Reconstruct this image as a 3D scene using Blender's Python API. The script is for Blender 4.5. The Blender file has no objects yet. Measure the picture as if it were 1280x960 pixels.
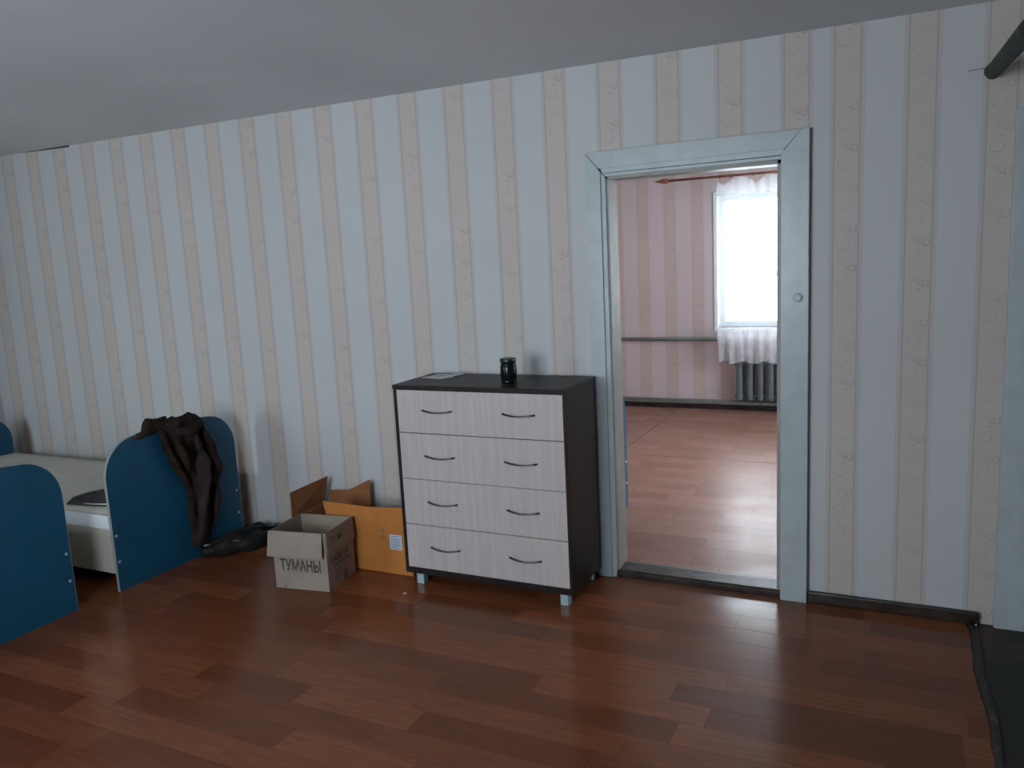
import bpy, bmesh, math, random
from mathutils import Vector, Matrix
random.seed(7)
scene = bpy.context.scene
C = scene.collection

# ---------------------------------------------------------------- camera
def make_camera():
    yaw, pitch, roll = -0.45706, -0.15890, -0.05074
    cy, sy = math.cos(yaw), math.sin(yaw)
    F = Vector((sy*math.cos(pitch), cy*math.cos(pitch), math.sin(pitch)))
    R = Vector((cy, -sy, 0)); U = R.cross(F)
    c, s = math.cos(roll), math.sin(roll)
    R2 = c*R + s*U; U2 = -s*R + c*U
    cam = bpy.data.cameras.new('camera'); o = bpy.data.objects.new('camera', cam)
    C.objects.link(o)
    cam.sensor_width = 36; cam.lens = 1018.6/1280*36; cam.clip_start = .02
    o.matrix_world = Matrix(((R2.x, U2.x, -F.x, 0), (R2.y, U2.y, -F.y, -3.7666), (R2.z, U2.z, -F.z, 1.65), (0, 0, 0, 1)))
    scene.camera = o
make_camera()
scene.view_settings.view_transform = 'Standard'; scene.view_settings.look = 'None'
scene.view_settings.gamma = 1; scene.view_settings.use_curve_mapping = False
scene.view_settings.exposure = 0.0

# ---------------------------------------------------------------- daylight: overcast sky, entering by the windows
SKY = 21.0
w = bpy.data.worlds.new('overcast_sky'); scene.world = w; w.use_nodes = True
bg = w.node_tree.nodes['Background']; bg.inputs[0].default_value = (.88, .94, 1.0, 1); bg.inputs[1].default_value = SKY

ROOM = dict(x0=-6.15, x1=1.35, y0=-4.5, H=2.5)
FAR = dict(x0=-3.6, x1=1.5, y0=.12, y1=4.37, H=2.375)
WIN_FAR = (-1.70, -.50, .82, 2.10)            # in the far wall (X0, X1, Z0, Z1)
WINS = [(-5.3, -4.5, .85, 2.10), (-2.55, -1.05, .85, 2.10)]   # in the wall behind the camera
def portal(name, loc, rx, sx, sz):
    l = bpy.data.lights.new(name, 'AREA'); l.shape = 'RECTANGLE'; l.size = sx; l.size_y = sz
    l.cycles.is_portal = True
    o = bpy.data.objects.new(name, l); C.objects.link(o); o.location = loc; o.rotation_euler = (rx, 0, 0)
x0, x1, z0, z1 = WIN_FAR
portal('window_daylight', ((x0+x1)/2, FAR['y1']+.26, (z0+z1)/2), math.radians(-90), x1-x0, z1-z0)
for (x0, x1, z0, z1) in WINS:
    portal('window_daylight', ((x0+x1)/2, ROOM['y0']-.26, (z0+z1)/2), math.radians(90), x1-x0, z1-z0)

WIN_ADDED = (1.5, 3.2, .82, 2.10)                  # unseen window added to brighten the far room, in its right wall (Y0, Y1, Z0, Z1)
def added_portal():
    l = bpy.data.lights.new('window_daylight', 'AREA'); l.shape = 'RECTANGLE'; l.size = WIN_ADDED[3]-WIN_ADDED[2]; l.size_y = WIN_ADDED[1]-WIN_ADDED[0]  # portal for the added window
    l.cycles.is_portal = True
    o = bpy.data.objects.new('window_daylight', l); C.objects.link(o)  # light of the added window
    o.location = (FAR['x1']+.20, (WIN_ADDED[0]+WIN_ADDED[1])/2, (WIN_ADDED[2]+WIN_ADDED[3])/2); o.rotation_euler = (0, math.radians(90), 0)
added_portal()
# ---------------------------------------------------------------- node helpers
class NT:
    def __init__(s, name):
        s.m = bpy.data.materials.new(name); s.m.use_nodes = True
        s.t = s.m.node_tree; s.n = s.t.nodes; s.l = s.t.links
        s.b = s.n['Principled BSDF']; s.out = s.n['Material Output']
    def new(s, typ, **kw):
        n = s.n.new(typ)
        for k, v in kw.items(): setattr(n, k, v)
        return n
    def set(s, sock, v):
        if isinstance(v, (int, float)): sock.default_value = v
        elif isinstance(v, tuple): sock.default_value = v if len(v) != 3 or sock.type == 'VECTOR' else (*v, 1)
        else: s.l.new(v, sock)
    def m_(s, op, a, b=0.0, c=0.0):
        n = s.new('ShaderNodeMath', operation=op)
        s.set(n.inputs[0], a); s.set(n.inputs[1], b)
        if op in ('MULTIPLY_ADD', 'COMPARE', 'PINGPONG', 'WRAP'): s.set(n.inputs[2], c)
        return n.outputs[0]
    def ramp(s, v, a, b, lo=0.0, hi=1.0):
        n = s.new('ShaderNodeMapRange', interpolation_type='SMOOTHSTEP')
        s.set(n.inputs[0], v); n.inputs[1].default_value = a; n.inputs[2].default_value = b
        n.inputs[3].default_value = lo; n.inputs[4].default_value = hi
        return n.outputs[0]
    def mix(s, f, a, b):
        n = s.new('ShaderNodeMix', data_type='RGBA')
        s.set(n.inputs[0], f); s.set(n.inputs[6], a); s.set(n.inputs[7], b)
        return n.outputs[2]
    def pos(s):
        g = s.new('ShaderNodeNewGeometry'); x = s.new('ShaderNodeSeparateXYZ'); s.l.new(g.outputs['Position'], x.inputs[0])
        return g.outputs['Position'], x.outputs[0], x.outputs[1], x.outputs[2]
    def objpos(s, scale=(1, 1, 1)):
        t = s.new('ShaderNodeTexCoord'); mp = s.new('ShaderNodeMapping'); mp.inputs['Scale'].default_value = scale
        s.l.new(t.outputs['Object'], mp.inputs[0]); return mp.outputs[0]
    def scaled(s, vec, scale):
        mp = s.new('ShaderNodeMapping'); mp.inputs['Scale'].default_value = scale; s.l.new(vec, mp.inputs[0]); return mp.outputs[0]
    def noise(s, vec, scale, detail=3, rough=.5):
        n = s.new('ShaderNodeTexNoise'); n.inputs['Scale'].default_value = scale; n.inputs['Detail'].default_value = detail
        n.inputs['Roughness'].default_value = rough
        if vec is not None: s.l.new(vec, n.inputs[0])
        return n.outputs[0]
    def bump(s, h, strength=.2, dist=.01):
        b = s.new('ShaderNodeBump'); b.inputs['Strength'].default_value = strength; b.inputs['Distance'].default_value = dist
        s.l.new(h, b.inputs['Height']); s.l.new(b.outputs[0], s.b.inputs['Normal'])
    def col(s, c): s.set(s.b.inputs['Base Color'], c)
    def rough(s, r): s.set(s.b.inputs['Roughness'], r)

def simple(name, col, rough=.5, metal=0, var=.0, nscale=20, bump=0, bscale=60, spec=.5, sheen=0):
    t = NT(name)
    v = t.objpos()
    if var:
        n = t.noise(v, nscale, 4)
        dark = tuple(c*(1-var) for c in col); lite = tuple(min(1, c*(1+var)) for c in col)
        t.col(t.mix(t.ramp(n, .3, .7), dark, lite))
    else: t.col(col)
    t.rough(rough); t.b.inputs['Metallic'].default_value = metal
    t.b.inputs['Specular IOR Level'].default_value = spec
    if sheen: t.b.inputs['Sheen Weight'].default_value = sheen
    if bump: t.bump(t.noise(v, bscale, 3), bump, .004)
    return t.m

def wallpaper(name, axis, white, pink, tan, off, off2=None, seam=1e3, brown_patches=False):
    t = NT(name); P, X, Y, Z = t.pos(); u = X if axis == 'x' else Y
    o = off
    if off2 is not None:
        o = t.m_('ADD', t.m_('MULTIPLY', t.m_('GREATER_THAN', u, seam), off2-off), off)
    q = t.m_('ADD', t.m_('DIVIDE', t.m_('SUBTRACT', u, o), .276), .5)
    k = t.m_('FLOOR', q)
    tt = t.m_('MULTIPLY', t.m_('SUBTRACT', t.m_('SUBTRACT', q, k), .5), .276)   # signed metres from the stripe's centre
    a = t.m_('ABSOLUTE', tt)
    col = t.mix(t.ramp(a, .052, .068), t.mix(.45, white, tan), white)
    col = t.mix(t.ramp(a, .045, .051), pink, col)
    l1 = t.ramp(t.m_('ABSOLUTE', t.m_('SUBTRACT', a, .0485)), .0012, .0038, .60, 0)
    l2 = t.ramp(t.m_('ABSOLUTE', t.m_('SUBTRACT', a, .0655)), .0006, .0022, .45, 0)
    col = t.mix(l1, col, tan); col = t.mix(l2, col, tan)
    # printed scrolls, a hook and a slanted hook every 16.5 cm
    zz = t.m_('ADD', Z, t.m_('MULTIPLY', k, .071))
    v = t.m_('MULTIPLY', t.m_('FRACT', t.m_('DIVIDE', zz, .165)), .165)
    def arc(cx, cz, rx, rz, shear, wdt, op='LESS_THAN', lim=.006):
        dz = t.m_('SUBTRACT', v, cz)
        dx = t.m_('ADD', t.m_('SUBTRACT', tt, cx), t.m_('MULTIPLY', dz, shear))
        e = t.m_('SQRT', t.m_('ADD', t.m_('POWER', t.m_('DIVIDE', dx, rx), 2.0), t.m_('POWER', t.m_('DIVIDE', dz, rz), 2.0)))
        d = t.m_('MULTIPLY', t.m_('ABSOLUTE', t.m_('SUBTRACT', e, 1.0)), min(rx, rz))
        return t.m_('MULTIPLY', t.ramp(d, wdt*.3, wdt, 1, 0), t.m_(op, dz, lim))
    s1 = arc(-.010, .128, .024, .022, 0, .0020)
    s2 = arc(.012, .058, .024, .040, .45, .0022, lim=-.002)
    s3 = arc(-.006, .050, .016, .026, .75, .0016, lim=.006)
    s4 = arc(.026, .140, .0, .0, 0, .003) if False else arc(.006, .004, .004, .003, 0, .002, lim=.1)
    s5 = arc(.030, .034, .010, .008, 0, .0018, op='GREATER_THAN', lim=-.001)
    s = t.m_('MAXIMUM', t.m_('MAXIMUM', s1, s2), t.m_('MAXIMUM', t.m_('MAXIMUM', s3, s4), s5))
    s = t.m_('MULTIPLY', s, t.m_('LESS_THAN', a, .044))
    wear = t.ramp(t.noise(P, 3.0, 2), .35, .65, .06, .42)
    col = t.mix(t.m_('MULTIPLY', s, wear), col, tuple(c*.45 for c in tan))
    big = t.ramp(t.noise(P, 1.3, 3), .3, .7, .95, 1.0)
    n = t.new('ShaderNodeMix', data_type='RGBA', blend_type='MULTIPLY'); n.inputs[0].default_value = 1
    t.l.new(col, n.inputs[6]); t.l.new(big, n.inputs[7]); col = n.outputs[2]
    if brown_patches:                                                    # brown patches beside the beds' end panels
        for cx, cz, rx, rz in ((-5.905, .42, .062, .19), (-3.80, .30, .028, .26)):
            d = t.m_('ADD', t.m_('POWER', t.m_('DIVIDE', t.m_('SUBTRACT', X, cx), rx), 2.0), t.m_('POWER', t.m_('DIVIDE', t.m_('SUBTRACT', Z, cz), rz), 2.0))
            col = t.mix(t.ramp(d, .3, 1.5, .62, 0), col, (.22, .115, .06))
    t.col(col); t.rough(.62); t.b.inputs['Specular IOR Level'].default_value = .35
    h = t.m_('ADD', t.m_('MULTIPLY', t.noise(P, 9, 3), 1.0), t.m_('MULTIPLY', s, -.25))
    t.bump(h, .25, .012)
    return t.m

def wood_floor():
    t = NT('printed_plank_linoleum'); P, X, Y, Z = t.pos()
    oi = t.new('ShaderNodeObjectInfo'); rnd = oi.outputs['Random']
    off = t.new('ShaderNodeCombineXYZ'); t.l.new(t.m_('MULTIPLY', rnd, 37.0), off.inputs[0]); t.l.new(t.m_('MULTIPLY', rnd, 11.0), off.inputs[1])
    ad = t.new('ShaderNodeVectorMath', operation='ADD'); t.l.new(P, ad.inputs[0]); t.l.new(off.outputs[0], ad.inputs[1])
    grain = t.noise(t.scaled(ad.outputs[0], (2.2, 34, 1)), 2.0, 5, .6)
    blot = t.noise(t.scaled(ad.outputs[0], (1.5, 6, 1)), 1.6, 3)
    base = t.mix(t.ramp(rnd, 0, 1), (.150, .044, .016), (.275, .090, .036))
    c = t.mix(t.ramp(grain, .30, .95), base, (.100, .030, .013))
    c = t.mix(t.m_('MULTIPLY', t.ramp(blot, .2, .9), .35), c, (.24, .088, .044))
    t.col(c)
    wav = t.noise(P, 2.6, 2); t.rough(.18)
    t.b.inputs['Specular IOR Level'].default_value = .24
    t.bump(t.noise(P, 2.6, 1), .25, .010)
    return t.m

def far_floor():
    t = NT('worn_parquet_linoleum'); P, X, Y, Z = t.pos()
    br = t.new('ShaderNodeTexBrick'); t.l.new(t.scaled(P, (1, 1, 1)), br.inputs[0])
    br.inputs['Scale'].default_value = 1; br.inputs['Brick Width'].default_value = .42; br.inputs['Row Height'].default_value = .13
    br.inputs['Mortar Size'].default_value = .002; br.offset = .37
    br.inputs['Color1'].default_value = (.27, .135, .105, 1); br.inputs['Color2'].default_value = (.36, .19, .15, 1)
    br.inputs['Mortar'].default_value = (.18, .08, .05, 1)
    g = t.noise(t.scaled(P, (3, 30, 1)), 2.0, 4)
    c = t.mix(t.m_('MULTIPLY', t.ramp(g, .2, .9), .15), br.outputs[0], (.22, .095, .065))
    t.col(c); t.rough(t.ramp(t.noise(P, 4, 2), .3, .7, .30, .38)); t.b.inputs['Specular IOR Level'].default_value = .10
    t.bump(t.noise(P, 3.2, 1), .22, .010)
    return t.m

M = {}
WHITE, PINK, TAN = (.59, .600, .610), (.60, .538, .505), (.43, .345, .295)
FW, FP, FT = (.655, .560, .565), (.62, .490, .455), (.54, .39, .35)
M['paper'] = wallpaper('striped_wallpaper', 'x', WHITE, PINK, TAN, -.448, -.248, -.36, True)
M['paper_y'] = wallpaper('striped_wallpaper_side', 'y', WHITE, PINK, TAN, -.10)
M['paper_far'] = wallpaper('striped_wallpaper_pinker', 'x', FW, FP, FT, -2.44)
M['paper_far_y'] = wallpaper('striped_wallpaper_pinker_side', 'y', FW, FP, FT, .3)
def plaster():
    t = NT('whitewashed_plaster'); P, X, Y, Z = t.pos()
    t.col(t.mix(t.ramp(t.noise(P, 1.1, 4), .3, .7), (.62, .64, .67), (.70, .72, .75))); t.rough(.8)
    t.bump(t.noise(P, 3, 4), .3, .02); return t.m
M['ceiling'] = plaster()
M['far_ceiling'] = simple('white_plaster', (.80, .82, .84), .8)
M['floor'] = wood_floor(); M['far_floor'] = far_floor()
M['joint'] = simple('dark_joint', (.05, .025, .018), .6)
M['paint'] = simple('glossy_white_paint', (.47, .53, .555), .30, var=.05, nscale=14, bump=.25, bscale=18)
M['jamb'] = simple('greyed_white_paint', (.33, .325, .305), .45, var=.10, nscale=12, bump=.2, bscale=18)
M['plastic_white'] = simple('white_window_paint', (.78, .82, .84), .35, var=.03)
M['brown_paint'] = simple('worn_brown_paint', (.036, .025, .020), .36, var=.5, nscale=18, bump=.5, bscale=25)
def edge():
    t = NT('scuffed_dark_edge'); P, X, Y, Z = t.pos()
    n = t.noise(P, 22, 4)
    t.col(t.mix(t.ramp(n, .60, .70), (.012, .009, .007), (.10, .065, .04))); t.rough(.45)
    t.bump(n, .5, .006); return t.m
M['edge'] = edge()
def oldfloor():
    t = NT('dark_worn_board_floor'); P, X, Y, Z = t.pos()
    n = t.noise(P, 2.2, 3)
    t.col(t.mix(t.ramp(n, .48, .62), (.016, .017, .015), (.075, .036, .018))); t.rough(.55)
    t.bump(t.noise(P, 30, 4), .4, .004); return t.m
M['oldfloor'] = oldfloor()
def wenge():
    t = NT('wenge_laminate'); v = t.objpos((1, 1, 1))
    g = t.noise(t.scaled(v, (40, 40, 2)), 2, 4)
    t.col(t.mix(t.ramp(g, .35, .65), (.013, .0095, .009), (.024, .018, .017))); t.rough(.42); t.b.inputs['Specular IOR Level'].default_value = .22; return t.m
M['wenge'] = wenge()
def oak():
    t = NT('pale_oak_laminate'); v = t.objpos()
    g = t.noise(t.scaled(v, (22, 22, 1.2)), 2, 4)
    t.col(t.mix(t.ramp(g, .35, .68), (.49, .435, .43), (.55, .495, .485))); t.rough(.42); return t.m
M['oak'] = oak()
M['metal'] = simple('dark_chrome', (.13, .13, .135), .3, metal=1)
M['silver'] = simple('silver_leg_metal', (.42, .58, .64), .4, metal=.3)
M['blue'] = simple('blue_laminate', (.006, .090, .175), .42, var=.06, nscale=5)
M['cream_edge'] = simple('cream_edge_band', (.30, .31, .31), .5)
M['cream'] = simple('cream_laminate', (.47, .45, .39), .5, var=.03, nscale=4)
M['mattress'] = simple('cream_mattress_cloth', (.60, .58, .51), .85, var=.04, nscale=5, bump=.3, bscale=5)
M['sheet'] = simple('white_sheet_cloth', (.66, .70, .74), .85, var=.03, bump=.3, bscale=12)
M['screw'] = simple('steel_screw_cap', (.75, .75, .75), .35, metal=.6)
M['coat'] = simple('dark_brown_cloth', (.034, .021, .019), .95, var=.35, nscale=9, bump=.5, bscale=35, spec=.08)
M['coat_olive'] = simple('olive_brown_lining', (.036, .028, .020), .95, var=.3, nscale=14, bump=.5, bscale=35, spec=.08)
M['coat_grey'] = simple('greyish_brown_cloth', (.048, .035, .035), .95, var=.2, nscale=10, bump=.5, bscale=35, spec=.08)
M['bag'] = simple('black_nylon', (.0035, .0035, .004), .7, var=.4, nscale=12, bump=.6, bscale=18)
M['strap'] = simple('grey_strap', (.16, .16, .16), .6)
M['darkcloth'] = simple('dark_grey_cloth', (.045, .040, .042), .9, var=.3, bump=.4)
M['piping'] = simple('white_piping', (.7, .7, .7), .7)
def card(name, a, b):
    t = NT(name); v = t.objpos()
    f = t.noise(t.scaled(v, (90, 90, 2)), 2, 2)
    t.col(t.mix(t.ramp(t.noise(v, 9, 3), .3, .7), a, b)); t.rough(.85); t.bump(f, .12, .003); return t.m
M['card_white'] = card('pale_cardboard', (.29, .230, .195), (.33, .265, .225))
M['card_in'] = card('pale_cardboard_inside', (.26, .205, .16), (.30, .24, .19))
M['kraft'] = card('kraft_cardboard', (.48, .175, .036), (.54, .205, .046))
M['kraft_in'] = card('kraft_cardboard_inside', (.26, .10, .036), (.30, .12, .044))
M['ink'] = simple('printed_ink', (.055, .05, .047), .8)
M['ink_grey'] = simple('printed_grey_ink', (.15, .145, .13), .8)
M['label'] = simple('white_label_paper', (.50, .58, .64), .7)
M['label_ink'] = simple('label_blue_ink', (.20, .28, .38), .7)
M['jar_glass'] = simple('black_glass', (.004, .007, .008), .22, spec=.3)
M['jar_lid'] = simple('dark_lid', (.006, .014, .014), .35)
M['paper_w'] = simple('white_leaflet', (.62, .62, .66), .6)
M['paper_d'] = simple('dark_leaflet', (.10, .10, .11), .5)
M['pole_green'] = simple('dark_green_paint', (.018, .026, .023), .7, var=.5, nscale=10, bump=.4)
M['pipe_grey'] = simple('grey_pipe_paint', (.20, .21, .205), .35, var=.1)
M['radiator'] = simple('grey_radiator_paint', (.14, .17, .18), .35, var=.1)
M['rod'] = simple('varnished_brown_wood', (.26, .095, .045), .35, var=.2)
def glass():
    t = NT('window_glass'); t.n.remove(t.b)
    tr = t.new('ShaderNodeBsdfTransparent'); tr.inputs[0].default_value = (.93, .96, .97, 1)
    gl = t.new('ShaderNodeBsdfGlossy'); gl.inputs['Roughness'].default_value = .02
    fr = t.new('ShaderNodeFresnel'); fr.inputs[0].default_value = 1.45
    mx = t.new('ShaderNodeMixShader'); t.l.new(fr.outputs[0], mx.inputs[0]); t.l.new(tr.outputs[0], mx.inputs[1]); t.l.new(gl.outputs[0], mx.inputs[2])
    t.l.new(mx.outputs[0], t.out.inputs[0]); return t.m
M['glass'] = glass()
def tulle():
    t = NT('white_tulle'); t.n.remove(t.b); v = t.objpos()
    tr = t.new('ShaderNodeBsdfTransparent')
    df = t.new('ShaderNodeBsdfDiffuse'); df.inputs[0].default_value = (.85, .87, .90, 1)
    tl = t.new('ShaderNodeBsdfTranslucent'); tl.inputs[0].default_value = (.85, .87, .90, 1)
    a = t.new('ShaderNodeAddShader'); m1 = t.new('ShaderNodeMixShader'); m1.inputs[0].default_value = .5
    t.l.new(df.outputs[0], m1.inputs[1]); t.l.new(tl.outputs[0], m1.inputs[2])
    s = t.new('ShaderNodeSeparateXYZ'); t.l.new(v, s.inputs[0])
    hem = t.ramp(s.outputs[2], .76, .86, .34, 0)
    lace = t.ramp(t.noise(v, 14, 2), .35, .7, .0, .12)
    f = t.m_('ADD', t.m_('ADD', t.ramp(s.outputs[2], 2.06, 2.15, .22, .55), hem), t.m_('MULTIPLY', lace, t.ramp(s.outputs[2], .62, .84, 1.6, .1)))
    mx = t.new('ShaderNodeMixShader'); t.l.new(f, mx.inputs[0]); t.l.new(tr.outputs[0], mx.inputs[1]); t.l.new(m1.outputs[0], mx.inputs[2])
    t.l.new(mx.outputs[0], t.out.inputs[0]); return t.m
M['tulle'] = tulle()

# ---------------------------------------------------------------- mesh helpers
def box(bm, x0, x1, y0, y1, z0, z1):
    v = [bm.verts.new((x, y, z)) for x in (x0, x1) for y in (y0, y1) for z in (z0, z1)]
    for f in ((0, 1, 3, 2), (4, 6, 7, 5), (0, 4, 5, 1), (2, 3, 7, 6), (0, 2, 6, 4), (1, 5, 7, 3)):
        bm.faces.new([v[i] for i in f])
def prism(bm, pts, vec):
    """closed prism: polygon pts (3-D) pushed along vec"""
    vec = Vector(vec)
    a = [bm.verts.new(p) for p in pts]; b = [bm.verts.new(Vector(p)+vec) for p in pts]
    bm.faces.new(a); bm.faces.new(b[::-1]); n = len(a)
    for i in range(n): bm.faces.new((a[i], b[i], b[(i+1) % n], a[(i+1) % n]))
def tube(bm, pts, rad, seg=12, cap=True, flat=(1, 1), up=Vector((0, 0, 1))):
    """tube through pts, rad scalar or list; elliptical if flat is given"""
    pts = [Vector(p) for p in pts]; n = len(pts); rings = []
    if isinstance(rad, (int, float)): rad = [rad]*n
    for i, p in enumerate(pts):
        d = (pts[min(i+1, n-1)]-pts[max(i-1, 0)]).normalized()
        a = d.cross(up)
        if a.length < 1e-4: a = d.cross(Vector((1, 0, 0)))
        a.normalize(); b = d.cross(a).normalized()
        rings.append([bm.verts.new(p + rad[i]*(flat[0]*math.cos(t)*a + flat[1]*math.sin(t)*b)) for t in [2*math.pi*k/seg for k in range(seg)]])
    for i in range(n-1):
        for k in range(seg): bm.faces.new((rings[i][k], rings[i][(k+1) % seg], rings[i+1][(k+1) % seg], rings[i+1][k]))
    if cap: bm.faces.new(rings[0][::-1]); bm.faces.new(rings[-1])
def lathe(bm, prof, c=(0, 0, 0), seg=32):
    rings = []
    for r, z in prof:
        rings.append([bm.verts.new((c[0]+r*math.cos(2*math.pi*k/seg), c[1]+r*math.sin(2*math.pi*k/seg), c[2]+z)) for k in range(seg)])
    for i in range(len(rings)-1):
        for k in range(seg): bm.faces.new((rings[i][k], rings[i][(k+1) % seg], rings[i+1][(k+1) % seg], rings[i+1][k]))
    bm.faces.new(rings[0][::-1]); bm.faces.new(rings[-1])
def obj(name, bm, mat, parent=None, smooth=False, bevel=0, seg=2, kind=None, label=None, solid=0, sub=0):
    bmesh.ops.recalc_face_normals(bm, faces=bm.faces)
    me = bpy.data.meshes.new(name); bm.to_mesh(me); bm.free()
    for mm in (mat if isinstance(mat, list) else [mat]): me.materials.append(mm)
    if smooth:
        for f in me.polygons: f.use_smooth = True
    o = bpy.data.objects.new(name, me); C.objects.link(o)
    if parent: 
        o.parent = parent; o.matrix_parent_inverse = Matrix.Translation(-parent.location) if False else Matrix.Identity(4)
    if solid: md = o.modifiers.new('solid', 'SOLIDIFY'); md.thickness = solid; md.offset = 0
    if sub: md = o.modifiers.new('sub', 'SUBSURF'); md.levels = sub; md.render_levels = sub
    if bevel: md = o.modifiers.new('bevel', 'BEVEL'); md.width = bevel; md.segments = seg; md.limit_method = 'ANGLE'
    if kind: o['kind'] = kind
    if label: o['label'] = label
    return o
def B(*boxes):
    bm = bmesh.new()
    for b in boxes: box(bm, *b)
    return bm
def thing(name, label, cat, loc=(0, 0, 0), rz=0, group=None):
    o = bpy.data.objects.new(name, None); C.objects.link(o); o.location = loc; o.rotation_euler = (0, 0, rz)
    o.empty_display_size = .1; o['label'] = label; o['category'] = cat
    if group: o['group'] = group
    return o
def tag(o, label, cat, group=None):
    o['label'] = label; o['category'] = cat
    if group: o['group'] = group
    return o
def wall_boxes(x0, x1, y0, y1, z0, z1, holes):
    """a wall along X with rectangular holes (X0, X1, Z0, Z1)"""
    out = []; cur = x0
    for hx0, hx1, hz0, hz1 in sorted(holes):
        out.append((cur, hx0, y0, y1, z0, z1))
        if hz0 > z0: out.append((hx0, hx1, y0, y1, z0, hz0))
        if hz1 < z1: out.append((hx0, hx1, y0, y1, hz1, z1))
        cur = hx1
    out.append((cur, x1, y0, y1, z0, z1)); return out

# ---------------------------------------------------------------- shell
H = ROOM['H']; X0, X1, Y0 = ROOM['x0'], ROOM['x1'], ROOM['y0']
DOOR = (-1.31, -.507, 0, 1.99); DOOR2 = (.455, 1.25, 0, 1.99)
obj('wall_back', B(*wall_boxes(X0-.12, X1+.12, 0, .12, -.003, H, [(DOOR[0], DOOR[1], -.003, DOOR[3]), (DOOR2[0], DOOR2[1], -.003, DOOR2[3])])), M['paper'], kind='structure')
obj('wall_left', B((X0-.12, X0, Y0, -.0005, 0, H)), M['paper_y'], kind='structure')
obj('wall_right', B((X1, X1+.12, Y0, -.0005, 0, H)), M['paper_y'], kind='structure')
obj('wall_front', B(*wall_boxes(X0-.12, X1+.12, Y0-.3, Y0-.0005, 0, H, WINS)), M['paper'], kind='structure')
obj('ceiling', B((X0-.12, X1+.12, Y0-.3, .12, H, H+.1)), M['ceiling'], kind='structure')
LINO = .289
fl = obj('floor', B((X0, LINO, Y0, 0, -.06, -.003)), M['joint'], kind='structure')
# far room
fx0, fx1, fy0, fy1, FH = FAR['x0'], FAR['x1'], FAR['y0'], FAR['y1'], FAR['H']
obj('wall_far', B(*wall_boxes(fx0-.12, fx1+.12, fy1, fy1+.28, 0, FH, [WIN_FAR])), M['paper_far'], kind='structure')
obj('wall_far_left', B((fx0-.12, fx0, fy0, fy1, 0, FH)), M['paper_far_y'], kind='structure')
a0, a1, c0, c1 = WIN_ADDED
obj('wall_far_right', B((fx1, fx1+.12, fy0, a0, 0, FH), (fx1, fx1+.12, a1, fy1, 0, FH), (fx1, fx1+.12, a0, a1, 0, c0), (fx1, fx1+.12, a0, a1, c1, FH)), M['paper_far_y'], kind='structure')
obj('ceiling', B((fx0-.12, fx1+.12, fy0, fy1+.28, FH, FH+.1)), M['far_ceiling'], kind='structure')
fl2 = obj('floor', B((fx0, fx1, fy0, fy1, -.06, -.004)), M['joint'], kind='structure')
g = .004
for (a, b, c, d) in ((fx0, fx1, fy0, 2.40), (fx0, -2.09, 2.40, fy1), (-2.09, -.30, 2.40, fy1), (-.30, fx1, 2.40, fy1)):
    obj('linoleum_sheet', B((a+g, b-g, c+g, d-g, -.004, 0)), M['far_floor'], fl2)
# printed boards of the near floor
PW = .131; meshes = {}
cands = []
rows = int(abs(Y0)/PW)+1
for r in range(rows):
    y1 = -r*PW; y0 = max(Y0, y1-PW)
    if y1-y0 < .02: continue
    rr = random.Random(r*31+5); x = X0 - rr.random()*.6
    while x < LINO:
        L = rr.choice((.52, .66, .80, .95)); a, b = max(x, X0), min(x+L, LINO)
        if b-a > .02: cands.append((a, b, y0, y1))
        x += L
def vis(c):
    cx, cy = (c[0]+c[1])/2, (c[2]+c[3])/2
    d = Vector((cx, cy+3.7666, -1.65)); F = Vector((-.4359, .8861, -.1582)); z = d.dot(F)
    R = Vector((.8975, .4413, 0)); h = abs(d.dot(R)/max(z, .01)); U = d.z/max(z, .01)
    return (z > .3 and h < .75 and U > -.80), z
cands.sort(key=lambda c: (not vis(c)[0], vis(c)[1]))
rest = bmesh.new(); nvis = 0
for i, (a, b, c, d) in enumerate(cands):
    if vis((a, b, c, d))[0] and nvis < 290:
        nvis += 1
        key = (round(b-a, 4), round(d-c, 4))
        if key not in meshes:
            bm = B((-(b-a)/2+.0004, (b-a)/2-.0004, -(d-c)/2+.0004, (d-c)/2-.0004, -.003, 0)); bmesh.ops.recalc_face_normals(bm, faces=bm.faces)
            me = bpy.data.meshes.new('plank'); bm.to_mesh(me); bm.free(); me.materials.append(M['floor']); meshes[key] = me
        o = bpy.data.objects.new('plank', meshes[key]); C.objects.link(o); o.parent = fl; o.location = ((a+b)/2, (c+d)/2, 0)
    else: box(rest, a+.0004, b-.0004, c+.0004, d-.0004, -.003, 0)
obj('plank_rows', rest, M['floor'], fl, kind='stuff')
# dark old floor on the right and the rolled edge strip beside it
obj('floor', B((LINO+.002, X1, Y0, .12, -.06, -.004)), M['oldfloor'], kind='structure')
bm = bmesh.new(); pts = []; rad = []
rr = random.Random(3)
for k in range(60):
    y = -.03 - k*.083; pts.append((LINO-.019+.024*min(1.0, -y)+.006*math.sin(k*.9)+rr.uniform(-.003, .003), y, .001+rr.uniform(-.002, .002))); rad.append(.020-.005*min(1.0, -y)+rr.uniform(-.003, .003))
tube(bm, pts, rad, 10, flat=(1, .75))
obj('trim_1', bm, M['edge'], smooth=True, kind='structure')
# baseboards
obj('baseboard_back', B((-.388, .30, -.026, -.0005, 0, .052)), M['brown_paint'], kind='structure', bevel=.006)
obj('baseboard_far', B((fx0, fx1, fy1-.03, fy1-.0005, 0, .05)), M['brown_paint'], kind='structure', bevel=.005)
# dark strip standing for the shadow in the gap between wallpaper and ceiling
bm = bmesh.new(); prism(bm, [(-5.50, -.002, H-.001), (-5.02, -.002, H-.001), (-5.03, -.002, H-.010), (-5.28, -.002, H-.006)], (0, -.004, 0))
obj('crack_shadow', bm, M['joint'], kind='structure')

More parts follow.
